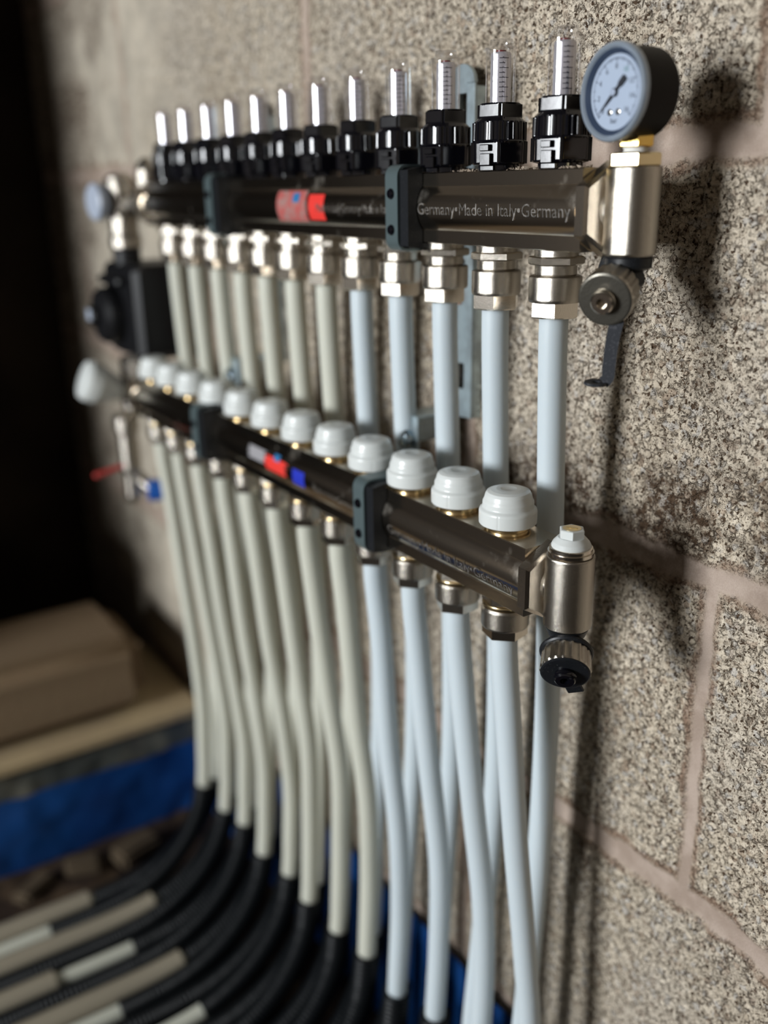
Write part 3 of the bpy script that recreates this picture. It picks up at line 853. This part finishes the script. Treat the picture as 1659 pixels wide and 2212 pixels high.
rail_sticker('red_sticker', -.272, -.236, -.0050, .0065, M_red, ml, .0193, ragged=.004)['label'] = 'torn red sticker'
rail_sticker('blue_sticker', -.2560, -.2470, .0045, .0100, M_bluest, ml, .0194)['label'] = 'small light blue sticker'
rail_sticker('deep_blue_sticker', -.2250, -.2070, -.0062, .0055, M_blued, ml)['label'] = 'deep blue square sticker'
mb = MB(); mb.prism(.0245, 0, .009, 6, 0, MXn, .002); mb.build('union_nut', M_nickel_s, ml, 25)

# ------------------------------------------------------------------ wall brackets with clamps
def bracket(x_clamp, x_strip, label, xo):
    b = thing('wall_bracket', label, 'bracket', (x_clamp, 0, -.09), 'wall brackets behind the manifolds')
    def loc(o): o.location = -Vector((0, 0, -.09)); return o
    dx = x_strip - x_clamp
    # slotted strip
    import bmesh
    mb = MB()
    hw = .0125; z0, z1 = -.142, .080
    slots = [(.038, .068), (-.012, .012), (-.052, -.034), (-.122, -.104)]
    # strip as frame pieces around slots so the slots are real openings
    sw = .0045; y0, y1 = -.0105, -.0080
    zc = z0
    mb.box((dx - hw, y0, z0), (dx - sw, y1, z1 - .006), .0006); mb.box((dx + sw, y0, z0), (dx + hw, y1, z1 - .006), .0006)
    edges_ = sorted(slots); prev = z0
    for s0, s1 in edges_:
        mb.box((dx - sw - .0003, y0 + .0001, prev), (dx + sw + .0003, y1 - .0001, s0)); prev = s1
    mb.box((dx - sw - .0003, y0 + .0001, prev), (dx + sw + .0003, y1 - .0001, z1 - .006))
    # rounded top
    n = 16; vs = [(dx + hw * math.cos(PI * k / n), yy, z1 - .0062 + hw * .9 * math.sin(PI * k / n)) for yy in (y0, y1) for k in range(n + 1)]
    fs = [tuple(range(n + 1)), tuple(range(2 * n + 1, n, -1))] + [(k, n + 1 + k, n + 2 + k, k + 1) for k in range(n)]
    mb.add(vs, fs)
    # folded edge flange towards wall
    mb.box((dx - hw, y1 - .0004, z0), (dx - hw + .0018, -.0002, z1 - .008), .0004)
    mb.box((dx + hw - .0018, y1 - .0004, z0), (dx + hw, -.0002, z1 - .008), .0004)
    loc(mb.build('slotted_strip', M_zinc, b, 30))['label'] = 'zinc slotted strip'
    # stepped arm to the lower rail
    mb = MB()
    Ma = Matrix.Translation((dx - .012, 0, -.146))
    mb.box((-.011, -.046, -.016), (.011, -.0435, .008), .0006, Ma)
    mb.box((-.011, -.0445, .0055), (.011, -.0085, .008), .0006, Ma)
    mb.box((-.011, -.0450, -.016), (-.009, -.0090, .008), .0004, Ma)
    loc(mb.build('stepped_arm', M_zinc, b, 30))
    mb = MB()
    mb.lathe([(.0075, 0), (.0080, .0006), (.0080, .0040), (.0062, .0060), (.003, .0070)], 32, frame_to((dx - .012, -.046, -.155), (0, -1, 0)))
    loc(mb.build('bolt_head', M_bolt, b))['label'] = 'round zinc bolt head'
    mb = MB(); mb.lathe([(.0045, -.0005), (.0070, .0003), (.0068, .0030), (.0035, .0040)], 6, frame_to((dx - .002, -.0105, -.058), (0, -1, 0)))
    loc(mb.build('strip_screw', M_copper, b, 20))['label'] = 'coppery screw'
    # clamp rings around both rails
    for yr, zr in ((yU, 0.0), (yL, zL)):
        mb = MB()
        hy, hz = .0275, .0252
        mb.ring(roundrect(hy, hz, .007, yr, zr), roundrect(hy - .0016, hz - .0016, .0056, yr, zr), -.0065, .0065)
        mb.box((-.0065, yr + hy - .002, zr - .012), (.0065, -.0100 if yr == yU else -.045, zr + .012), .0006) if yr + hy < -.012 else None
        cl = loc(mb.build('rail_clamp', M_clamp, b, 40)); cl['label'] = 'teal grey clamp frame'
        # rubber liner hugging the rail
        inner = [(yr + y_, zr + z_) for y_, z_ in [(p[0] * 1.03, p[1] * 1.02) for p in PROF]]
        n = len(inner)
        outer = []
        for (y_, z_) in inner:
            dy, dz = y_ - yr, z_ - zr; k = min((hy - .0019) / max(abs(dy), 1e-6), (hz - .0019) / max(abs(dz), 1e-6))
            outer.append((yr + dy * k, zr + dz * k))
        mb = MB(); mb.ring(outer, inner, -.0052, .0150)
        rb = mb.build('rubber_liner', M_rubber, cl, 30)
        mb = MB()
        for zz_ in (.0085, -.0125):
            Mk = frame_to((0, yr - hy, zr + zz_), (0, -1, 0))
            mb.lathe([(.0030, -.0004), (.0032, .0008), (.0024, .0018), (.0008, .0021)], 20, Mk)
        mb.build('rubber_buttons', M_black, cl)
    return b
bracket(-.1170, -.1345, 'near galvanised wall bracket with slotted strip and clamps, behind the third and fourth pipes', 0)
bracket(-.392, -.425, 'far galvanised wall bracket with slotted strip and clamps, blurred behind the pipes', 0)

# ------------------------------------------------------------------ pipes and sleeves
ordn = ['first', 'second', 'third', 'fourth', 'fifth', 'sixth', 'seventh', 'eighth', 'ninth', 'tenth', 'eleventh', 'twelfth']
rp = random.Random(21)
Z_FLOOR_PIPE = -.778
def pipe_path(i, low, j):
    x = (XL if low else XU)[i]
    r_ = .10 + .02 * rp.random()
    if low:
        y0 = yL; z0 = zL - .044
        yb = -.058 - (0, 0, .004, .006, .004, .003, .006, 0, .004, .003, .002, .008)[i]; xb = -i * .0505 + .0126
        pts = [(x, y0, z0), (x, y0, z0 - .012), (x + .0015, y0 + .003, z0 - .055), (x + .0055, y0 + (yb - y0) * .50 + j, z0 - .15), (x + .0095, y0 + (yb - y0) * .85 + j, z0 - .235), (xb, yb + .001, -.55), (xb, yb - .002, -.61)]
    else:
        y0 = yU; z0 = -.053
        yb = -.040 - (0, .004, .002, .003, 0, .003, 0, .002, .004, 0, .003, 0)[i]; xb = -i * .0505 - .0126
        pts = [(x, y0, z0), (x, y0, z0 - .015), (x + (xb - x) * .14, y0 + .005, z0 - .11), (x + (xb - x) * .45, y0 + .015 + j, z0 - .24), (x + (xb - x) * .75, y0 + .0175 + j, z0 - .36), (x + (xb - x) * .9, (yb + y0 + .012) / 2 + .001, -.53), (xb, yb - .002, -.61)]
    # quarter bend to the floor
    R_ = -.64 - Z_FLOOR_PIPE
    for a_ in (0, 18, 36, 54, 72, 90):
        t = math.radians(a_); pts.append((xb - .002 * a_ / 90, yb - .004 - R_ * (1 - math.cos(t)), -.64 - R_ * math.sin(t)))
    ye = yb - .004 - R_
    pts += [(xb - .003, ye - .10, Z_FLOOR_PIPE - .001), (xb - .004, ye - .25, Z_FLOOR_PIPE), (xb - .004, ye - .42, Z_FLOOR_PIPE)]
    return spline(pts, .006)
def hollow(m, pts, r):
    # inner skin and end rims, so the sleeve is a real tube around its pipe
    b0 = len(m.v); n = 20; N = len(pts)
    m.tube(pts, r, n, caps=False)
    m.f = [f if min(f) < b0 else f[::-1] for f in m.f]
    for base, flip in ((0, False), ((N - 1) * n, True)):
        for k in range(n):
            j = (k + 1) % n; f = (base + k, base + j, b0 + base + j, b0 + base + k)
            m.f.append(f if flip else f[::-1]); m.mi.append(0)
for i in range(12):
    for low in (False, True):
        j = rp.uniform(-.002, .002)
        P = pipe_path(i, low, j)
        o = MB().tube(P, .008, 28).build('water_pipe', M_pipe if i < (4 if low else 5) else M_pipe_w, None, 60)
        row = 'lower' if low else 'upper'
        tag(o, f'{"bluish" if i < (4 if low else 5) else "ivory"} white plastic pipe from the {ordn[i]} {row} outlet counted from the right', 'pipe',
            None, None)
        o['group'] = f'white pipes from the {row} manifold'
        # sleeve over the bend
        zt = -.632 - rp.uniform(0, .022) + (.018 if i < 5 and low else 0) - (.012 if i > 7 else 0)
        if i in (3, 4) and low: zt = -.630
        yend = -.34 - rp.uniform(0, .2)
        yend = {(11, False): -.215, (10, False): -.150, (9, False): -.200, (8, False): -.157, (8, True): -.238, (7, True): -.17, (11, True): -.27}.get((i, low), -.42)
        seg = [p for p in P if p.z < zt and not (p.z < Z_FLOOR_PIPE + .01 and p.y < yend)]
        # resample finely for the corrugation
        fine = []
        for k in range(len(seg) - 1):
            for s_ in range(4): fine.append(seg[k].lerp(seg[k + 1], s_ / 4))
        fine.append(seg[-1])
        sm_ = MB().tube(fine, .0115, 20, rf=lambda t, k: .0112 + (.0009 if k % 3 == 0 else -.0005), caps=False)
        hollow(sm_, fine, .0089); sl = sm_.build('corrugated_sleeve', M_sleeve, None, 60)
        tag(sl, f'black corrugated sleeve over the bend of the {ordn[i]} {row} pipe counted from the right', 'sleeve', 'black corrugated pipe sleeves')
        if i >= 8 and not low:
            s0 = yend - (.077 if i == 9 else 0)
            seg = [p for p in P if p.z < Z_FLOOR_PIPE + .012 and p.y < s0]
            if len(seg) > 2:
                cm_ = MB().tube(seg, .0125, 20, caps=False); hollow(cm_, seg, .0095); cd = cm_.build('pipe_conduit', M_conduit_w, None, 60)
                tag(cd, f'thick beige conduit on the floor over the {ordn[i]} {row} pipe from the right', 'conduit', 'beige conduits running out to the lower left')

# ------------------------------------------------------------------ pump and mixing group at the far end
pg = thing('pump_group', 'blurred mixing group with black pump, silver valves, red lever and blue knob at far left', 'pump', (-.64, -.05, -.1))
def pl(o): o.location = -Vector((-.64, -.05, -.1)); return o
T = Matrix.Translation
mb = MB()
mb.tube([(-.592, yU, 0), (-.612, yU - .004, 0), (-.632, -.062, -.002)], .0145, 32)
mb.lathe([(.0150, -.046), (.0168, -.044), (.0168, -.034), (.0150, -.031), (.0152, -.012), (.0172, -.008), (.0172, .018), (.0150, .026), (.008, .030)], 40, T((-.640, -.068, 0)))
mb.lathe([(.0110, -.05), (.0110, -.030), (.0130, -.028), (.0130, -.012)], 32, frame_to((-.640, -.050, .003), (0, -1, 0)))
mb.lathe([(.009, .0), (.0125, .002), (.0125, .022), (.010, .028), (.004, .034)], 32, T((-.606, yU, .010)))
pl(mb.build('upper_valve', M_nickel, pg))
mb = MB(); mb.lathe([(.016, 0), (.0185, .002), (.0185, .010), (.016, .012)], 40, frame_to((-.640, -.088, .002), (.1, -1, 0))); pl(mb.build('dial_thermometer', M_lightgrey, pg))['label'] = 'pale grey round dial'
mb = MB(); mb.lathe([(.0130, -.064), (.0145, -.062), (.0145, -.047), (.0130, -.045)], 24, T((-.640, -.068, 0)))
mb.box((-.68, -.084, -.157), (-.580, -.008, -.060), .006)
mb.lathe([(.030, 0), (.030, .012), (.026, .018), (.012, .020)], 40, frame_to((-.645, -.086, -.114), (0, -1, 0)))
mb.lathe([(.010, .018), (.011, .026), (.008, .028)], 20, frame_to((-.645, -.086, -.114), (0, -1, 0)))
mb.box((-.668, -.094, -.082), (-.606, -.084, -.072), .003)
pp = pl(mb.build('circulation_pump', M_pump, pg)); pp['label'] = 'black pump housing'
mb = MB(); mb.box((-.6515, -.1150, -.118), (-.6385, -.1138, -.106), .0005)
mb.build('pump_badge', M_lightgrey, pp)
mb = MB(); mb.lathe([(.0150, -.184), (.0180, -.182), (.0180, -.164), (.0150, -.160)], 6, T((-.640, -.070, 0)))
mb.lathe([(.0130, -.222), (.0160, -.216), (.0160, -.190), (.0130, -.182)], 40, T((-.640, -.074, 0)))
mb.tube([(-.592, yL, zL), (-.62, yL, zL - .004), (-.640, -.076, -.200)], .0145, 32)
mb.lathe([(.0100, -.292), (.0118, -.286), (.0118, -.246), (.0145, -.242), (.0145, -.226), (.0110, -.222)], 32, T((-.640, -.088, 0)))
mb.lathe([(.0085, -.325), (.0095, -.318), (.0095, -.28)], 24, T((-.640, -.088, 0)))
mb.tube([(-.640, -.088, -.288), (-.632, -.076, -.305), (-.624, -.070, -.311)], .008, 20)
pl(mb.build('lower_valve', M_nickel, pg))
mb = MB(); Mt = frame_to((-.640, -.090, -.196), (-.05, -1, .42))
mb.lathe([(.011, 0), (.013, .004), (.020, .022), (.0225, .028), (.0225, .038), (.020, .043), (.006, .045)], 40, Mt); pl(mb.build('thermostat_head', M_white, pg))['label'] = 'white thermostat head'
mb = MB(); mb.box((-.0035, 0, -.003), (.0035, .034, .003), .002, T((-.636, -.132, -.287)) @ Matrix.Rotation(.18, 4, 'X')); pl(mb.build('lever', M_redlv, pg))['label'] = 'red lever'
mb = MB(); mb.lathe([(.010, 0), (.0125, .002), (.0125, .016), (.010, .018)], 24, frame_to((-.626, -.076, -.3115), (.35, .9, 0)), lambda k, t, r, z: r * (1 + .04 * math.sin(10 * t)))
pl(mb.build('round_knob', M_bluekn, pg))['label'] = 'blue knob'
mb = MB(); mb.lathe([(.009, 0), (.0115, .001), (.0115, .010), (.009, .011)], 24, frame_to((-.620, -.060, -.3115), (.35, .9, 0))); pl(mb.build('knob_rear', M_rubber, pg))
